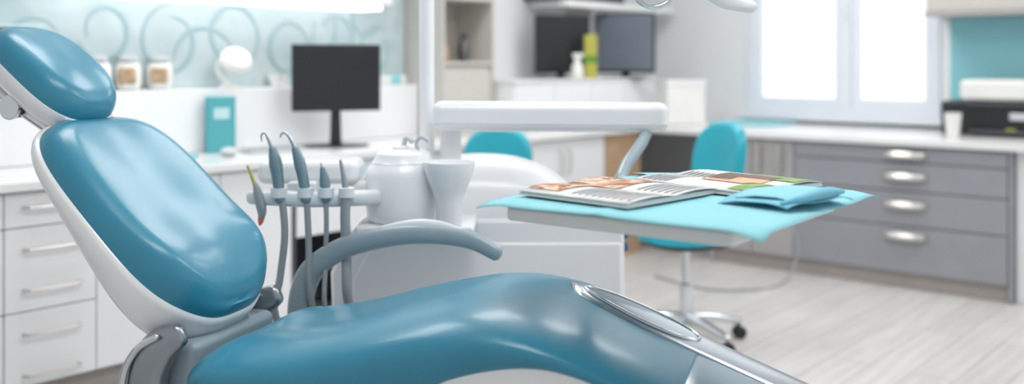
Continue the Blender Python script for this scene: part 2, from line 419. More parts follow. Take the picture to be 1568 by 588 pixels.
VG = lambda n, b: G(n, VIEW, b)
g = VG('teal_folder_box', (-1.308, 4.38, 0.8))
X = Matrix.Translation((-1.31, 4.40, 0.801)) @ Matrix.Rotation(rad(32), 4, 'Z')
box(g, 'case', -0.064, 0.064, -0.02, 0.02, 0, 0.25, M['tealbox'], 0.004, xf=X)
box(g, 'label', -0.035, 0.035, -0.0215, -0.0201, 0.15, 0.20, M['glassteal'], 0, xf=X)

def monitor(name, x, d, z0, w, h, yaw, face, stand=0.15, back=False):
    g = VG(name, (x, d, z0))
    X = Matrix.Translation((x, d, z0+0.001)) @ Matrix.Rotation(rad(yaw), 4, 'Z')
    box(g, 'housing', -w/2, w/2, 0, 0.025, stand, stand+h, M['black'], 0.006, xf=X)
    box(g, 'screen', -w/2+0.012, w/2-0.012, -0.002, 0.004, stand+0.02, stand+h-0.012, face, 0.001, xf=X)
    box(g, 'rear_bulge', -w/4, w/4, 0.02, 0.05, stand+h*0.2, stand+h*0.8, M['black'], 0.012, xf=X)
    extr(g, 'neck', [(-0.028, 0), (0.028, 0), (0.02, stand+0.08), (-0.02, stand+0.08)], 0.028, 0.045, M['black'], 0.003, xf=X)
    lathe(g, 'foot', [(0.05, 0), (0.16, 0.001), (0.16, 0.006), (0.03, 0.014), (0.001, 0.015)], (0, 0.02, 0), M['black'], xf=X, sy=0.6)
    return g
monitor('computer_monitor', -0.84, 4.70, 0.80, 0.425, 0.32, 20, M['screen'], 0.17)
monitor('display_monitor', 0.325, 6.22, 1.105, 0.38, 0.37, 22, M['black'], 0.03)
monitor('display_monitor.001', 0.745, 6.52, 1.105, 0.42, 0.40, -25, M['screengrey'], 0.03)
g = VG('computer_mouse', (-1.22, 4.30, 0.80))
ellipsoid(g, 'shell', (-1.22, 4.22, 0.8205), (0.035, 0.055, 0.02), M['mousegrey'])
g = VG('computer_keyboard', (-1.12, 4.5, 0.80))
X = Matrix.Translation((-1.09, 4.44, 0.801)) @ Matrix.Rotation(rad(40), 4, 'Z')
box(g, 'base', -0.13, 0.13, -0.06, 0.06, 0, 0.014, M['mousegrey'], 0.004, xf=X)
for r in range(4):
    box(g, f'key_row_{r}', -0.12, 0.12, -0.05+r*0.026, -0.029+r*0.026, 0.014, 0.019, M['hose'], 0.002, xf=X)
g = VG('teal_leaflet', (-1.45, 4.2, 0.8))
box(g, 'sheets', -0.09, 0.09, -0.05, 0.05, 0, 0.012, M['paper'], 0.002, xf=Matrix.Translation((-1.42, 4.12, 0.801)) @ Matrix.Rotation(rad(30), 4, 'Z'))
g = VG('magnifier_lamp', (-1.325, 4.58, 1.086))
lathe(g, 'base', [(0.045, 0), (0.045, 0.012), (0.02, 0.02), (0.001, 0.021)], (-1.325, 4.57, 1.0855), M['jar'])
tube(g, 'stem', [(-1.325, 4.57, 1.10), (-1.36, 4.56, 1.14), (-1.37, 4.55, 1.19), (-1.33, 4.54, 1.23)], 0.012, M['jar'])
lathe(g, 'head', [(0.02, 0.03), (0.06, 0.025), (0.075, 0.0), (0.07, -0.02), (0.03, -0.025)], (0, 0, 0), M['jar'], xf=Matrix.Translation((-1.27, 4.51, 1.215)) @ Matrix.Rotation(rad(35), 4, 'Y') @ Matrix.Rotation(rad(35), 4, 'X'))
g = VG('ceramic_bowl', (-1.146, 4.79, 1.086))
lathe(g, 'bowl', [(0.02, 0), (0.03, 0.003), (0.05, 0.06), (0.048, 0.06), (0.028, 0.008), (0.001, 0.007)], (-1.146, 4.78, 1.0855), M['jar'])
g = VG('tissue_pack', (-0.66, 5.37, 1.086))
X = Matrix.Translation((-0.66, 5.34, 1.0855)) @ Matrix.Rotation(rad(49), 4, 'Z')
box(g, 'pack', -0.08, 0.08, -0.04, 0.04, 0, 0.05, M['jar'], 0.01, xf=X)
box(g, 'wrap', -0.04, 0.04, -0.041, 0.041, 0.0, 0.052, M['paper'], 0.008, xf=X)

# corner items
g = VG('spray_bottle', (0.44, 6.1, 1.105))
lathe(g, 'body', [(0.03, 0), (0.038, 0.004), (0.038, 0.07), (0.018, 0.11), (0.016, 0.13)], (0.405, 6.08, 1.1055), M['jar'])
box(g, 'trigger_head', 0.375, 0.445, 6.065, 6.095, 1.235, 1.262, M['jar'], 0.006)
g = VG('yellow_folder_stack', (0.49, 6.16, 1.105))
box(g, 'tall_pack', 0.455, 0.535, 6.15, 6.19, 1.1055, 1.38, M['yellow'], 0.006)
box(g, 'band', 0.453, 0.537, 6.148, 6.192, 1.20, 1.25, M['green'], 0.004)
g = VG('filing_box', (1.07, 6.4, 0.8))
X = Matrix.Translation((1.10, 6.42, 0.801)) @ Matrix.Rotation(rad(10), 4, 'Z')
box(g, 'box_body', -0.13, 0.13, -0.12, 0.12, 0, 0.27, M['jar'], 0.012, xf=X)
box(g, 'lid', -0.136, 0.136, -0.126, 0.126, 0.25, 0.29, M['counter'], 0.008, xf=X)
g = G('wall_shelf_white', ROOM, (5.4, 3.8, 1.55))
box(g, 'board', 4.9, 6.2, 3.72, WB-0.001, 1.56, 1.60, M['counter'])
box(g, 'bracket', 5.3, 5.33, 3.8, WB-0.001, 1.50, 1.56, M['nickel'])
g = G('wall_cabinet_dark', ROOM, (5.2, 3.8, 1.6))
box(g, 'body', 4.85, 5.6, 3.75, WB-0.001, 1.602, 2.1, M['recess'])

# printer on right counter
g = G('desktop_printer', ROOM, (5.95, 1.4, 0.8))
X = Matrix.Translation((5.98, 1.40, 0.801))
box(g, 'body', -0.2, 0.2, -0.30, 0.34, 0.0, 0.19, M['black'], 0.02, xf=X)
box(g, 'top_lid', -0.21, 0.19, -0.28, 0.24, 0.19, 0.31, M['jar'], 0.03, xf=X)
box(g, 'scanner_slot', -0.215, -0.2, -0.25, 0.20, 0.165, 0.18, M['recess'], 0.002, xf=X)
box(g, 'paper_tray', -0.27, -0.2, -0.17, 0.17, 0.015, 0.035, M['darkmetal'], 0.004, xf=X)
box(g, 'control_panel', -0.212, -0.2, -0.12, -0.02, 0.09, 0.13, M['mousegrey'], 0.003, xf=X)
box(g, 'label', -0.206, -0.2, -0.05, 0.0, 0.02, 0.045, M['yellow'], 0.001, xf=X)
g = G('paper_cup', ROOM, (5.5, 1.5, 0.8))
lathe(g, 'cup', [(0.03, 0), (0.033, 0.002), (0.045, 0.13), (0.043, 0.13), (0.03, 0.006), (0.001, 0.005)], (5.60, 1.62, 0.801), M['jar'])
g = G('teal_desk_pad', ROOM, (5.95, 3.0, 0.8))
box(g, 'pad', 5.75, 6.12, 2.75, 3.2, 0.801, 0.815, M['paper'], 0.003)

# ------------------------------------------------------------ stools
def stool(name, x, d, yaw, back_h=0.92):
    g = VG(name, (x, d, 0))
    X = Matrix.Translation((x, d, 0)) @ Matrix.Rotation(rad(yaw), 4, 'Z')
    pad(g, 'seat', 0.20, 0.19, 0.035, 0.055, M['stool'], 2.6, 0.008, xf=X @ Matrix.Translation((0.0, 0, 0.445)))
    pad(g, 'seat_underside', 0.19, 0.18, 0.02, 0.02, M['black'], 2.6, 0.0, xf=X @ Matrix.Translation((0.0, 0, 0.442)) @ Matrix.Rotation(math.pi, 4, 'X'))
    def curve(px, py, pz): return (px, py, pz+0.9*py*py)
    XB = X @ Matrix.Translation((-0.21, 0, back_h-0.17)) @ Matrix.Rotation(rad(80), 4, 'Y')
    pad(g, 'backrest', 0.17, 0.165, 0.025, 0.045, M['stool'], 2.6, 0.0, xf=XB, shape=curve)
    tube(g, 'back_support', [(-0.05, 0, 0.42), (-0.22, 0, 0.42), (-0.26, 0, 0.50), (-0.235, 0, 0.72)], 0.016, M['darkmetal'], xf=X)
    lathe(g, 'gas_lift', [(0.025, 0.07), (0.028, 0.10), (0.028, 0.25), (0.018, 0.255), (0.018, 0.42), (0.05, 0.425), (0.05, 0.44)], (0, 0, 0), M['chrome'], xf=X)
    for i in range(5):
        a = 2*math.pi*i/5+0.4
        c, s = math.cos(a), math.sin(a)
        tube(g, f'leg_{i}', [(0.02*c, 0.02*s, 0.105), (0.12*c, 0.12*s, 0.10), (0.25*c, 0.25*s, 0.075)], [0.024, 0.021, 0.015], M['chrome'], 5, 12, xf=X, rnd=True)
        cyl(g, f'caster_stem_{i}', X @ Vector((0.25*c, 0.25*s, 0.045)), X @ Vector((0.25*c, 0.25*s, 0.08)), 0.008, M['darkmetal'])
        w = Vector((-s, c, 0))
        ctr = Vector((0.25*c, 0.25*s, 0.027))
        for q in (-1, 1):
            p0 = X @ (ctr+w*0.006*q); p1 = X @ (ctr+w*0.022*q)
            cyl(g, f'caster_wheel_{i}_{q}', p0, p1, 0.027, M['black'], bev=0.004)
    return g
stool('operator_stool', 0.75, 4.22, 207, 0.94)
stool('operator_stool.001', -0.10, 4.40, -100, 0.90)

g = VG('floor_cable', (1.3, 4.9, 0))
tube(g, 'cord', [(1.60, 5.585, 0.26), (1.60, 5.50, 0.20), (1.56, 5.42, 0.07), (1.42, 5.25, 0.008), (1.2, 5.15, 0.008), (1.0, 5.2, 0.008), (0.8, 5.5, 0.008)], 0.006, M['hose'])

# ------------------------------------------------------------ dental unit (cuspidor, tools, pole)
g = VG('dental_delivery_unit', (-0.1, 2.95, 0))
extr(g, 'main_cabinet', [(-0.50, 0.02), (0.30, 0.02), (0.325, 0.40), (0.322, 0.735), (0.30, 0.755), (-0.40, 0.755), (-0.47, 0.72), (-0.52, 0.60)], 2.80, 3.25, M['unitwhite'], 0.03, seg=6)
extr(g, 'front_cover', [(-0.44, 0.04), (0.300, 0.04), (0.318, 0.40), (0.314, 0.69), (-0.40, 0.69), (-0.46, 0.58)], 2.792, 2.83, M['unitwhite'], 0.012, seg=4)
box(g, 'base_plinth', -0.47, 0.28, 2.84, 3.2, 0.0, 0.03, M['darkmetal'], 0.004)
rings = []
for t in [i/20 for i in range(21)]:
    x = -0.42+0.66*t
    zt = interp([(-0.42, 0.765), (-0.36, 0.80), (-0.26, 0.885), (-0.17, 0.918), (-0.02, 0.918), (0.07, 0.895), (0.15, 0.85), (0.21, 0.79), (0.24, 0.758)], x)
    hw = 0.19*min(1, 0.55+1.6*math.sin(math.pi*min(max(t, 0.02), 0.98)))
    ring = []
    for j in range(40):
        a = 2*math.pi*j/40; c, s = math.cos(a), math.sin(a)
        y = 3.0+hw*math.copysign(abs(c)**0.7, c)
        z = 0.72 + (zt-0.72)*abs(s)**0.7 if s > 0 else 0.72-0.02*abs(s)
        ring.append((x, y, z))
    rings.append(ring)
loft(g, 'top_housing', rings, M['unitwhite'], ang=70)
for i, (x, z) in enumerate(((0.31, 0.70), (0.31, 0.665))):
    lathe(g, f'side_knob_{i}', [(0.014, 0), (0.014, 0.012), (0.01, 0.016), (0.001, 0.017)], (0, 0, 0), M['bluebtn'], xf=Matrix.Translation((0.322, 2.86, z)) @ Matrix.Rotation(rad(90), 4, 'Y'))
lathe(g, 'cuspidor_body', [(0.09, 0), (0.10, 0.01), (0.105, 0.06), (0.105, 0.13), (0.098, 0.15), (0.085, 0.165), (0.080, 0.175), (0.075, 0.188), (0.05, 0.20), (0.001, 0.203)], (-0.300, 2.70, 0.765), M['unitwhite'], 40, sx=0.98)
lathe(g, 'cuspidor_lid_ring', [(0.084, 0), (0.088, 0.003), (0.084, 0.007)], (-0.300, 2.70, 0.925), M['holder'], 40)
box(g, 'cuspidor_shelf', -0.42, -0.10, 2.60, 2.84, 0.745, 0.768, M['unitwhite'], 0.01)
lathe(g, 'rinse_bowl', [(0.03, -0.005), (0.035, 0.0), (0.036, 0.07), (0.046, 0.095), (0.062, 0.135), (0.070, 0.165), (0.070, 0.172), (0.066, 0.172), (0.055, 0.14), (0.03, 0.11), (0.001, 0.105)], (-0.168, 2.62, 0.765), M['unitwhite'], 40)
tube(g, 'water_spout', [(-0.255, 2.68, 0.955), (-0.26, 2.67, 0.985), (-0.245, 2.655, 1.0), (-0.225, 2.65, 0.99)], 0.006, M['mousegrey'])
tube(g, 'cup_filler', [(-0.30, 2.70, 0.965), (-0.29, 2.69, 0.995), (-0.272, 2.68, 0.985)], 0.007, M['mousegrey'])
box(g, 'spout_block', -0.325, -0.285, 2.66, 2.70, 0.955, 0.975, M['unitwhite'], 0.006)
tube(g, 'holder_bar', [(-0.685, 2.60, 0.845), (-0.62, 2.585, 0.845), (-0.52, 2.58, 0.842), (-0.42, 2.60, 0.842), (-0.30, 2.66, 0.842)], [0.022, 0.024, 0.024, 0.024, 0.026], M['holder'], 6, 16, flat=0.85, rnd=True, n_exp=3)
box(g, 'holder_console', -0.69, -0.415, 2.64, 2.78, 0.872, 0.938, M['unitwhite'], 0.024, seg=6)
box(g, 'holder_arm', -0.45, -0.33, 2.66, 2.76, 0.820, 0.88, M['unitwhite'], 0.015)
box(g, 'holder_neck', -0.60, -0.52, 2.60, 2.70, 0.85, 0.885, M['holder'], 0.01)
def ring_holder(i, x):
    lathe(g, f'holder_ring_{i}', [(0.016, -0.014), (0.021, -0.012), (0.021, 0.012), (0.016, 0.014)], (x, 2.565, 0.862), M['holder'], 20)
for i, x in enumerate((-0.610, -0.541, -0.487, -0.433)): ring_holder(i, x)
D = 2.56
tube(g, 'scaler_handpiece', [(-0.606, D, 0.845), (-0.612, D, 0.90), (-0.618, D, 0.94), (-0.626, D, 0.975)], [0.014, 0.0155, 0.0175, 0.010], M['tool'], 5, 16, rnd=True)
tube(g, 'scaler_tip', [(-0.625, D, 0.97), (-0.636, D, 1.0), (-0.646, D, 1.018), (-0.655, D, 1.012), (-0.654, D, 0.995)], [0.006, 0.0045, 0.003, 0.0025, 0.0015], M['steel'], 6, 10)
tube(g, 'scaler_hose', [(-0.605, D, 0.86), (-0.598, D, 0.82), (-0.594, D, 0.745), (-0.606, D, 0.64), (-0.618, D, 0.54), (-0.56, D+0.08, 0.40), (-0.48, 2.80, 0.36)], 0.0095, M['hose'])
tube(g, 'turbine_handpiece', [(-0.538, D, 0.845), (-0.546, D, 0.90), (-0.555, D, 0.94), (-0.566, D, 0.975)], [0.014, 0.0145, 0.0155, 0.010], M['tool'], 5, 16, rnd=True)
tube(g, 'turbine_tip', [(-0.565, D, 0.97), (-0.575, D, 0.995), (-0.588, D, 1.015), (-0.600, D, 1.018), (-0.606, D, 1.006)], [0.007, 0.005, 0.004, 0.003, 0.002], M['steel'], 6, 10)
tube(g, 'turbine_hose', [(-0.537, D, 0.86), (-0.534, D, 0.80), (-0.531, D, 0.72), (-0.528, D, 0.60), (-0.50, D+0.05, 0.46), (-0.46, 2.80, 0.40)], 0.0085, M['hose'])
tube(g, 'air_syringe', [(-0.487, D, 0.845), (-0.489, D, 0.89), (-0.495, D, 0.925)], [0.012, 0.0135, 0.007], M['tool'], 5, 14, rnd=True)
tube(g, 'air_syringe_tip', [(-0.495, D, 0.92), (-0.500, D, 0.94)], [0.003, 0.002], M['steel'])
tube(g, 'air_syringe_hose', [(-0.487, D, 0.86), (-0.485, D, 0.78), (-0.487, D, 0.68), (-0.485, D, 0.55), (-0.46, 2.80, 0.45)], 0.0065, M['hose'])
tube(g, 'suction_handpiece', [(-0.433, D, 0.845), (-0.436, D, 0.88), (-0.442, D, 0.915), (-0.448, D, 0.945)], [0.011, 0.0085, 0.006, 0.004], M['toolgrey'], 5, 14, rnd=True)
tube(g, 'suction_hose', [(-0.433, D, 0.86), (-0.436, D, 0.80), (-0.433, D, 0.70), (-0.428, D, 0.58), (-0.44, 2.80, 0.48)], 0.013, M['hose'])
tube(g, 'saliva_ejector', [(-0.694, 2.57, 0.932), (-0.684, 2.57, 0.905), (-0.672, 2.57, 0.875), (-0.662, 2.57, 0.85)], [0.003, 0.004, 0.006, 0.009], M['yellow'], 5, 12)
tube(g, 'saliva_ejector_body', [(-0.674, 2.57, 0.885), (-0.668, 2.57, 0.865), (-0.660, 2.57, 0.835), (-0.656, 2.57, 0.81), (-0.658, 2.57, 0.79)], [0.006, 0.011, 0.014, 0.012, 0.007], M['toolgrey'], 5, 14)
tube(g, 'saliva_ejector_tip', [(-0.657, 2.57, 0.80), (-0.659, 2.57, 0.787), (-0.661, 2.57, 0.778)], [0.0085, 0.008, 0.004], M['pink'], 5, 12, rnd=True)
lathe(g, 'arm_post', [(0.038, 0), (0.038, 0.02), (0.030, 0.03), (0.030, 0.12)], (-0.175, 2.80, 0.895), M['unitwhite'])
lathe(g, 'lamp_pole', [(0.026, 0), (0.0215, 0.03), (0.0215, 1.88), (0.001, 1.885)], (-0.245, 2.82, 0.80), M['unitwhite'])

# tray arm + tray
g = VG('instrument_tray_arm', (0.1, 2.7, 0.95))
X = Matrix.Translation((0.107, 2.76, 1.050)) @ Matrix.Rotation(rad(0.4), 4, 'Y')
box(g, 'support_bar', -0.330, 0.330, -0.045, 0.045, -0.042, 0.042, M['unitwhite'], 0.026, xf=X, seg=6)
box(g, 'bar_trim', -0.327, 0.327, -0.0455, 0.0455, -0.020, -0.017, M['holder'], 0.001, xf=X)
tube(g, 'strut', [(0.385, 2.76, 1.02), (0.36, 2.70, 0.985), (0.30, 2.56, 0.935), (0.275, 2.48, 0.905)], 0.015, M['arm'], 6, 16, flat=1.3, rnd=True)
tube(g, 'tray_carrier', [(0.275, 2.50, 0.905), (0.29, 2.30, 0.898), (0.335, 1.95, 0.898)], 0.016, M['arm'], 6, 16, rnd=True)
XT = Matrix.Translation((0.340, 1.908, 0)) @ Matrix.Rotation(rad(52.8), 4, 'Z')
box(g, 'tray_slab', -0.285, 0.20, -0.225, 0.225, 0.908, 0.936, M['tray'], 0.008, xf=XT, seg=4)
box(g, 'tray_rim', -0.280, 0.195, -0.22, 0.22, 0.934, 0.940, M['tray'], 0.003, xf=XT)
def sheet(g, name, w, l, z, m, xf, amp=0.004, nx=30, ny=30, droop=0.012, cx=0, cy=0, edge=0.05, fold=None, thick=0.0012, seed=0):
    v = []; f = []
    for i in range(nx+1):
        for j in range(ny+1):
            x = -w/2+w*i/nx; y = -l/2+l*j/ny
            e = max(0, abs(x)-w/2+edge)+max(0, abs(y)-l/2+edge)
            zz = z+amp*(math.sin(13*x+3*y+seed)*math.sin(11*y-4*x+seed)*0.5+0.5)-droop*(e/edge)**1.5*0.5+0.4*amp*math.sin(40*x+25*y+seed)*(e/edge)
            if fold: zz += fold(x, y)
            v.append((x+cx, y+cy, zz))
    for i in range(nx):
        for j in range(ny):
            a = i*(ny+1)+j; f.append((a, a+1, a+ny+2, a+ny+1))
    o = mk(g, name, v, f, m, xf=xf, ang=70)
    s = o.modifiers.new('thick', 'SOLIDIFY'); s.thickness = thick
    return o
g = VG('tray_liner_paper', (0.34, 1.908, 0.945))
sheet(g, 'liner', 0.605, 0.565, 0.9435, M['paper'], XT, fold=lambda x, y: 0.002*math.exp(-(x/0.012)**2)+0.002*math.exp(-((y-0.02)/0.012)**2), droop=0.012, amp=0.002)
sheet(g, 'raised_corner', 0.07, 0.09, 0.9455, M['paper'], XT, cx=0.250, cy=0.20, amp=0.004, droop=0.0, seed=2)

def magazine(name, c, ang, w, l, z):
    g = VG(name, (c[0], c[1], z))
    X = Matrix.Translation((c[0], c[1], z)) @ Matrix.Rotation(rad(ang), 4, 'Z')
    def page(nm, x0, x1, y0, y1, zz, m, n=12, curl=0.005):
        v = []; f = []
        for i in range(n+1):
            for j in range(3):
                x = x0+(x1-x0)*i/n; y = y0+(y1-y0)*j/2
                h = curl*(abs(x)/(w/2))*(1-abs(x)/(w/2))*4
                v.append((x, y, zz+h))
        for i in range(n):
            for j in range(2):
                a = i*3+j; f.append((a, a+1, a+4, a+3))
        return mk(g, nm, v, f, m, xf=X)
    for k in range(3):
        box(g, f'leaf_block_{k}', -w/2+0.002*k, w/2-0.001*k, -l/2+0.001*k, l/2-0.001*k, 0.0025*k, 0.0025*k+0.0022, M['page'], 0.0005, xf=X)
    o = page('cover', -w/2, w/2, -l/2, l/2, 0.0085, M['page'])
    s = o.modifiers.new('thick', 'SOLIDIFY'); s.thickness = 0.0008
    return g, page
ZM = 0.9490
g, page = magazine('magazine', (0.205, 1.885), 46, 0.285, 0.262, ZM)
page('photo_print', -0.02, 0.138, 0.0, 0.128, 0.0100, M['print'])
page('photo_print_2', -0.12, -0.025, 0.05, 0.128, 0.0100, M['print'])
for i in range(9):
    page(f'text_line_{i}', -0.125, -0.015, -0.12+i*0.016, -0.113+i*0.016, 0.0100, M['text'])
for i in range(6):
    page(f'text_line_b{i}', 0.01, 0.12, -0.12+i*0.016, -0.113+i*0.016, 0.0100, M['text'])
g, page = magazine('magazine.001', (0.445, 2.035), 38, 0.26, 0.285, ZM)
page('green_print', 0.04, 0.128, -0.14, 0.0, 0.0100, M['green'])
page('green_print_2', -0.12, 0.0, -0.14, -0.10, 0.0100, M['green'])
page('skin_print', -0.06, 0.055, -0.09, 0.02, 0.0102, M['skin'])
page('hair_print', -0.02, 0.075, -0.01, 0.05, 0.0104, M['hair'])
page('hair_print_2', 0.03, 0.075, -0.09, 0.02, 0.0105, M['hair'])
for i in range(5):
    page(f'text_line_{i}', -0.12, 0.04, 0.06+i*0.015, 0.067+i*0.015, 0.0100, M['text'])
g = VG('folded_napkin', (0.5, 1.8, 0.955))
XN = Matrix.Translation((0.500, 1.790, 0)) @ Matrix.Rotation(rad(40), 4, 'Z')
for k in range(2):
    sheet(g, f'fold_layer_{k}', 0.21-0.03*k, 0.15-0.03*k, 0.959+0.008*k, M['paper2'] if k == 0 else M['paper'], XN @ Matrix.Rotation(rad(9*k), 4, 'Z'), amp=0.005, droop=0.008, edge=0.04, nx=28, ny=24, cx=0.01*k, seed=k*1.3+0.6)
tube(g, 'rolled_edge', [(-0.10, -0.06, 0.960), (-0.04, -0.070, 0.966), (0.03, -0.066, 0.968), (0.10, -0.055, 0.963)], [0.003, 0.008, 0.010, 0.004], M['paper2'], 6, 12, xf=XN, rnd=True)

# operating lamp (ceiling mounted)
g = VG('dental_operating_lamp', (0.43, 2.33, 1.4))
lathe(g, 'ceiling_mount', [(0.08, 0.0), (0.08, -0.03), (0.03, -0.05)], (0.43, 2.33, 2.699), M['unitwhite'])
tube(g, 'drop_arm', [(0.43, 2.33, 2.66), (0.43, 2.33, 1.95), (0.47, 2.33, 1.75), (0.43, 2.33, 1.47)], 0.018, M['unitwhite'])
lathe(g, 'head_shell', [(0.04, 0.07), (0.10, 0.06), (0.14, 0.03), (0.145, 0.0), (0.135, -0.012), (0.001, -0.012)], (0.43, 2.33, 1.40), M['unitwhite'], 40, sy=0.6)
lathe(g, 'lens', [(0.12, 0), (0.12, -0.006), (0.001, -0.008)], (0.43, 2.33, 1.388), M['glassteal'], 40, sy=0.6)
P = [(0.333+0.047*math.cos(2*math.pi*i/20), 2.30, 1.375+0.043*math.sin(2*math.pi*i/20)) for i in range(21)]
tube(g, 'ring_handle', P, 0.0065, M['chrome'], 2, 10, up=(0, 1, 0))
tube(g, 'grip_handle', [(0.46, 2.30, 1.362), (0.50, 2.30, 1.345), (0.56, 2.30, 1.333)], [0.012, 0.017, 0.015], M['unitwhite'], 6, 16, rnd=True)

# ------------------------------------------------------------ dental chair
g = G('dental_chair', CHAIR, (0.4, 0, 0))
def frame(cx, cz, ang, cy=0.0):   # X axis points down along the back, Z = face normal
    a = rad(ang)
    ux = Vector((math.cos(a), 0, -math.sin(a))); uy = Vector((0, 1, 0)); uz = ux.cross(uy)
    m = Matrix((ux, uy, uz)).transposed().to_4x4(); m.translation = Vector((cx, cy, cz)); return m
XBk = frame(-0.203, 0.846, 44, -0.012)
def back_shape(x, y, t):
    w = interp([(-0.31, 0.98), (-0.15, 0.99), (0.05, 1.0), (0.2, 0.95), (0.31, 0.76)], x)
    dish = -0.012*math.exp(-(y/0.12)**2) if t > 0.04 else 0
    lum = 0.020*math.exp(-((x-0.17)/0.10)**2) if t > 0 else 0
    bend = -0.10*(x+0.02)**2
    return (x, y*w, t+dish+lum*min(1, t/0.06)+bend)
pad(g, 'backrest_cushion', 0.304, 0.220, 0.055, 0.066, M['leather'], 3.3, 0.004, xf=XBk, shape=back_shape, N=120)
rings = []
def shell_ring(ins, frac, tmin=0.0):
    r = []
    for j in range(120):
        a = 2*math.pi*j/120; c, s = math.cos(a), math.sin(a)
        x = (0.312-ins)*math.copysign(abs(c)**(2/3.3), c); y = (0.228-ins)*math.copysign(abs(s)**(2/3.3), s)
        th = interp([(-0.3, 0.035), (-0.1, 0.06), (0.1, 0.095), (0.3, 0.135)], x)
        p = back_shape(x, y, 0); r.append((p[0], p[1], p[2]+0.004-th*frac))
    return r
for ins, fr in ((0.02, -0.05), (0.003, -0.02), (0.0, 0.1), (0.0, 0.35), (0.004, 0.6), (0.018, 0.8), (0.045, 0.95), (0.09, 1.02), (0.16, 1.05), (0.21, 1.06)):
    rings.append(shell_ring(ins, fr))
loft(g, 'backrest_shell', rings, M['shell'], xf=XBk, ang=70)
XH = frame(-0.510, 1.172, 38, -0.01)
def head_shape(x, y, t): return (x, y*(1-0.12*(x/0.15)**2), t-0.5*x*x+(-0.006*math.exp(-(y/0.06)**2) if t > 0.05 else 0))
pad(g, 'headrest_cushion', 0.163, 0.130, 0.052, 0.062, M['leather'], 3.2, 0.006, xf=XH, shape=head_shape, N=96)
rings = []
for ins, t in ((0.02, 0.004), (0.002, 0.003), (0.0, -0.008), (0.006, -0.032), (0.025, -0.052), (0.06, -0.062), (0.10, -0.064)):
    r = []
    for j in range(96):
        a = 2*math.pi*j/96; c, s = math.cos(a), math.sin(a)
        x = (0.167-ins)*math.copysign(abs(c)**(2/3.2), c); y = (0.135-ins)*math.copysign(abs(s)**(2/3.2), s)
        r.append(head_shape(x, y, t))
    rings.append(r)
loft(g, 'headrest_shell', rings, M['shell'], xf=XH, ang=70)
tube(g, 'headrest_slide', [(-0.30, 0, 0.93), (-0.385, 0, 0.995), (-0.46, 0, 1.045), (-0.54, 0, 1.09), (-0.63, 0, 1.16)], 0.050, M['steel'], 6, 18, flat=0.28, n_exp=4, rnd=True)
for i, y in enumerate((-0.065, 0.065)):
    tube(g, f'headrest_rod_{i}', [(-0.37, y, 0.985), (-0.46, y, 1.04), (-0.57, y, 1.10), (-0.64, y, 1.15)], 0.014, M['chrome'], 6, 12, rnd=True)
cyl(g, 'headrest_hinge', (-0.56, -0.085, 1.095), (-0.56, 0.085, 1.095), 0.026, M['darkmetal'], bev=0.003)
cyl(g, 'headrest_hinge_cap', (-0.56, -0.097, 1.095), (-0.56, -0.085, 1.095), 0.030, M['chrome'], bev=0.003)

# seat
TOP = [(0.0, 0.606), (0.1, 0.618), (0.2, 0.634), (0.3, 0.658), (0.4, 0.688), (0.5, 0.714), (0.6, 0.733), (0.68, 0.735), (0.76, 0.721), (0.84, 0.695), (0.92, 0.665), (1.0, 0.635), (1.1, 0.598), (1.25, 0.543), (1.45, 0.475), (1.65, 0.41)]
BOT = [(0.0, 0.47), (0.2, 0.465), (0.4, 0.485), (0.55, 0.535), (0.7, 0.600), (0.8, 0.625), (0.88, 0.615), (0.96, 0.580), (1.05, 0.535), (1.25, 0.475), (1.65, 0.35)]
HW = [(0.0, 0.23), (0.1, 0.262), (0.25, 0.285), (0.5, 0.285), (0.8, 0.262), (1.0, 0.235), (1.25, 0.215), (1.65, 0.19)]
NX = 2.7
def seat_top(s, y):
    hw = interp(HW, s); zt = interp(TOP, s); zb = interp(BOT, s); m_ = (zt+zb)/2; hh = (zt-zb)/2
    q = min(abs(y)/hw, 1)
    return m_+hh*(1-q**NX)**(1/NX)-0.014*math.exp(-(y/0.12)**2)*max(0, 1-s/0.6)
def sect(s, k=1.0, kz=None, dz=0.0, N=72):
    if kz is None: kz = k
    hw = interp(HW, s)*k; zt = interp(TOP, s); zb = interp(BOT, s); m_ = (zt+zb)/2; hh = (zt-zb)/2*kz
    r = []
    for j in range(N):
        a = 2*math.pi*j/N; c, sn = math.cos(a), math.sin(a)
        y = hw*math.copysign(abs(c)**(2/NX), c)
        z = m_+dz+hh*math.copysign(abs(sn)**(2/NX), sn)
        if sn > 0: z -= 0.014*math.exp(-(y/0.12)**2)*max(0, 1-s/0.6)*min(1, sn*2)
        r.append((s, y, z))
    return r
rings = []
S0, SL = 0.025, 0.10
for k in range(10):
    th = math.pi/2*k/10
    r = sect(S0+SL, 0.60+0.40*math.sin(th)**0.7 if k else 0.56, math.sin(th) if k else 0.05)
    x = S0+SL*(1-math.cos(th))
    rings.append([(x, p[1], p[2]) for p in r])
n = 60
for i in range(n+1): rings.append(sect(S0+SL+(1.045-S0-SL)*i/n))
rings.append([(1.05, p[1]*0.985, p[2]) for p in sect(1.05, 0.985, 0.95)])
loft(g, 'seat_cushion', rings, M['leather'], ang=70)
rings = []
for i in range(41):
    s = 0.09+0.99*i/40
    hw = interp(HW, s)*0.955; zb = interp(BOT, s); low = interp([(0.0, 0.40), (0.3, 0.385), (0.6, 0.42), (0.85, 0.47), (1.1, 0.44)], s)
    e = min(1, 0.75+i*0.06, 0.8+(40-i)*0.05)
    top = zb+0.045
    rings.append([(s, y*hw*e, top if q else low+(0.03 if abs(y) > 0.9 else 0)) for y, q in ((-1, 1), (-0.5, 1), (0.5, 1), (1, 1), (1, 0), (0.88, 0), (-0.88, 0), (-1, 0))])
loft(g, 'seat_shell', rings, M['shell'], ang=50, bev=0.0)
rings = []
rings.append(sect(1.047, 0.99, 0.96))
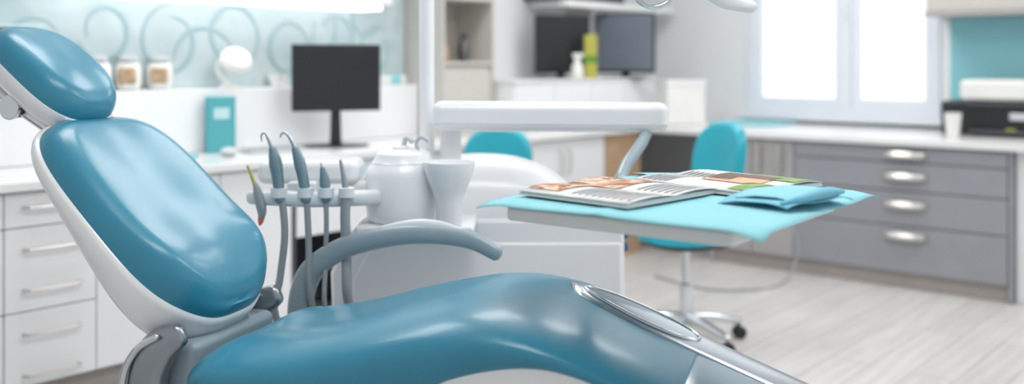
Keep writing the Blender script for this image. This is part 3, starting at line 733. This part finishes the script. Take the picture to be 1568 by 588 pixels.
for i in range(25): rings.append(sect(1.052+0.58*i/24, 1.0, 1.0))
rings.append([(1.645, p[1]*0.93, p[2]) for p in sect(1.64, 0.93, 0.8)])
rings.append([(1.652, p[1]*0.8, p[2]) for p in sect(1.64, 0.8, 0.5)])
loft(g, 'footrest_body', rings, M['footplastic'], ang=60)
# polished rail lying on far half of leg section
rings = []
n = 44
SR = 0.765
for i in range(n+1):
    s = SR+(1.62-SR)*i/n
    t = i/n
    w = 0.092*min(1, math.sqrt(max(0, 1-(1-min(t/0.22, 1))**2))+0.03)
    cy = 0.122
    y0, y1 = cy-w*0.95, min(cy+w, interp(HW, s)-0.012)
    r = []
    for q in (0, 0.06, 0.15, 0.3, 0.5, 0.7, 0.85, 0.94, 1.0):
        y = y0+(y1-y0)*q; h = 0.009*math.sin(math.pi*min(max(q, 0.0), 1))**0.5 if 0 < q < 1 else -0.004
        r.append((s, y, seat_top(s, y)+h))
    for q in (1.0, 0.5, 0.0):
        y = y0+(y1-y0)*q; r.append((s, y, seat_top(s, y)-0.02))
    rings.append(r)
loft(g, 'leg_rail_polished', rings, M['steel'], ang=70)
def oval(s0, s1, c, wy, h, nm, m, ringr=None):
    pts = []
    for j in range(49):
        a = 2*math.pi*j/48
        s = (s0+s1)/2+(s1-s0)/2*math.cos(a); y = c+wy*math.sin(a)*(1+0.25*math.cos(a))
        pts.append((s, y, seat_top(s, y)+h))
    if ringr: return tube(g, nm, pts, ringr, m, 1, 10)
    inner = []
    for k in (1, 0.75, 0.5, 0.25, 0.03):
        r = []
        for j in range(48):
            s, y = (s0+s1)/2+(pts[j][0]-(s0+s1)/2)*k, c+(pts[j][1]-c)*k
            r.append((s, y, seat_top(s, y)+h+0.001*(1-k)))
        inner.append(r)
    base = [(p[0], p[1], p[2]-0.01) for p in inner[0]]
    return loft(g, nm, [base]+inner, m, True, ang=60)
oval(0.805, 1.035, 0.118, 0.052, 0.0105, 'rail_inset', M['insetteal'])
oval(0.798, 1.042, 0.118, 0.056, 0.0095, 'rail_inset_rim', M['chrome'], 0.004)
for i, y in enumerate((-0.19, 0.19)):
    tube(g, f'back_pivot_arm_{i}', [(-0.01, y, 0.625), (-0.055, y, 0.595), (-0.085, y, 0.54), (-0.085, y, 0.48), (-0.04, y, 0.41), (0.08, y, 0.37), (0.25, y, 0.37)], [0.026, 0.040, 0.044, 0.044, 0.042, 0.036, 0.03], M['darksteel'], 8, 20, flat=0.62, n_exp=3, up=(0, 1, 0), rnd=True)
    tube(g, f'back_pivot_trim_{i}', [(-0.045, y-0.03, 0.625), (-0.093, y-0.03, 0.595), (-0.125, y-0.03, 0.54), (-0.125, y-0.03, 0.47), (-0.08, y-0.03, 0.39)], 0.008, M['chrome'], 8, 12, up=(0, 1, 0), rnd=True)
box(g, 'back_crossmember', -0.09, 0.01, -0.16, 0.16, 0.44, 0.60, M['arm'], 0.02)
box(g, 'under_frame', 0.0, 0.85, -0.19, 0.19, 0.30, 0.42, M['shell'], 0.03, seg=5)
extr(g, 'pedestal', [(0.18, 0.05), (0.72, 0.05), (0.60, 0.33), (0.22, 0.33)], -0.15, 0.15, M['shell'], 0.03)
box(g, 'floor_plate', 0.0, 0.98, -0.27, 0.27, 0.0, 0.055, M['shell'], 0.02, seg=4)
tube(g, 'armrest', [(-0.02, 0.35, 0.44), (-0.035, 0.35, 0.52), (-0.025, 0.35, 0.60), (0.012, 0.35, 0.665), (0.103, 0.35, 0.722), (0.232, 0.35, 0.757), (0.341, 0.35, 0.768), (0.447, 0.35, 0.759), (0.515, 0.35, 0.730)],
     [0.030, 0.032, 0.033, 0.031, 0.028, 0.026, 0.024, 0.022, 0.019], M['arm'], 7, 20, flat=0.80, n_exp=2.6, up=(0, 1, 0), rnd=True)
tube(g, 'armrest_top_pad', [(0.21, 0.35, 0.772), (0.29, 0.35, 0.785), (0.36, 0.35, 0.786), (0.42, 0.35, 0.779)], [0.012, 0.018, 0.018, 0.010], M['holder'], 6, 14, flat=0.6, up=(0, 1, 0), rnd=True)
tube(g, 'armrest_mount', [(-0.02, 0.36, 0.46), (0.02, 0.30, 0.41), (0.06, 0.15, 0.37)], 0.028, M['arm'], 6, 14, rnd=True)

# ------------------------------------------------------------ lights
def area(name, loc, rot, sx, sy, power, col=(1, 1, 1)):
    l = bpy.data.lights.new(name, 'AREA'); l.shape = 'RECTANGLE'; l.size = sx; l.size_y = sy; l.energy = power; l.color = col
    o = bpy.data.objects.new(name, l); o.location = loc; o.rotation_euler = rot; sc.collection.objects.link(o)
    return o
k = 0
for a, b, pw in ((1.6, 2.9, 10), (3.4, 2.9, 10), (5.0, 2.4, 12), (1.2, 0.9, 12), (3.2, 0.7, 11), (4.9, 0.3, 12)):  # out-of-view ceiling panels, added for soft highlights and overall brightness
    nm = 'added_ceiling_panel' if k == 0 else f'added_ceiling_panel.{k:03d}'
    g = G(nm, ROOM, (a, b, 2.7))
    box(g, 'frame', a-0.62, a+0.62, b-0.32, b+0.32, 2.675, 2.70, M['winframe'])
    box(g, 'diffuser', a-0.6, a+0.6, b-0.3, b+0.3, 2.668, 2.676, M['panel'], 0)
    o = area(f'added_panel_fill_{k}', (a, b, 2.66), (0, 0, 0), 1.2, 0.6, pw, (1.0, 0.985, 0.965))
    k += 1

# overcast sky, brightest on the side the window faces (+X)
w = bpy.data.worlds.new('World'); sc.world = w; w.use_nodes = True
nt = w.node_tree; bg = nt.nodes['Background']
tc = nt.nodes.new('ShaderNodeTexCoord'); sp = nt.nodes.new('ShaderNodeSeparateXYZ')
nt.links.new(tc.outputs['Generated'], sp.inputs[0])
mr = nt.nodes.new('ShaderNodeMapRange'); mr.inputs['From Min'].default_value = -0.2; mr.inputs['From Max'].default_value = 0.6
mr.inputs['To Min'].default_value = 0.56; mr.inputs['To Max'].default_value = 1.5
nt.links.new(sp.outputs['X'], mr.inputs['Value']); nt.links.new(mr.outputs['Result'], bg.inputs[1])
bg.inputs[0].default_value = (0.95, 0.975, 1.0, 1)

# ------------------------------------------------------------ camera
cam = bpy.data.cameras.new('Camera'); co = bpy.data.objects.new('Camera', cam); sc.collection.objects.link(co)
co.location = (0, 0, 1.2); co.rotation_euler = (rad(90), 0, YAW)
cam.sensor_width = 36; cam.lens = 36*1500/1568
cam.shift_y = -(294-97)/1568
cam.clip_start = 0.05
cam.dof.use_dof = True; cam.dof.focus_distance = 2.15; cam.dof.aperture_fstop = 1.35
sc.camera = co
sc.view_settings.view_transform = 'Standard'
sc.view_settings.look = 'None'
sc.view_settings.exposure = 0.07
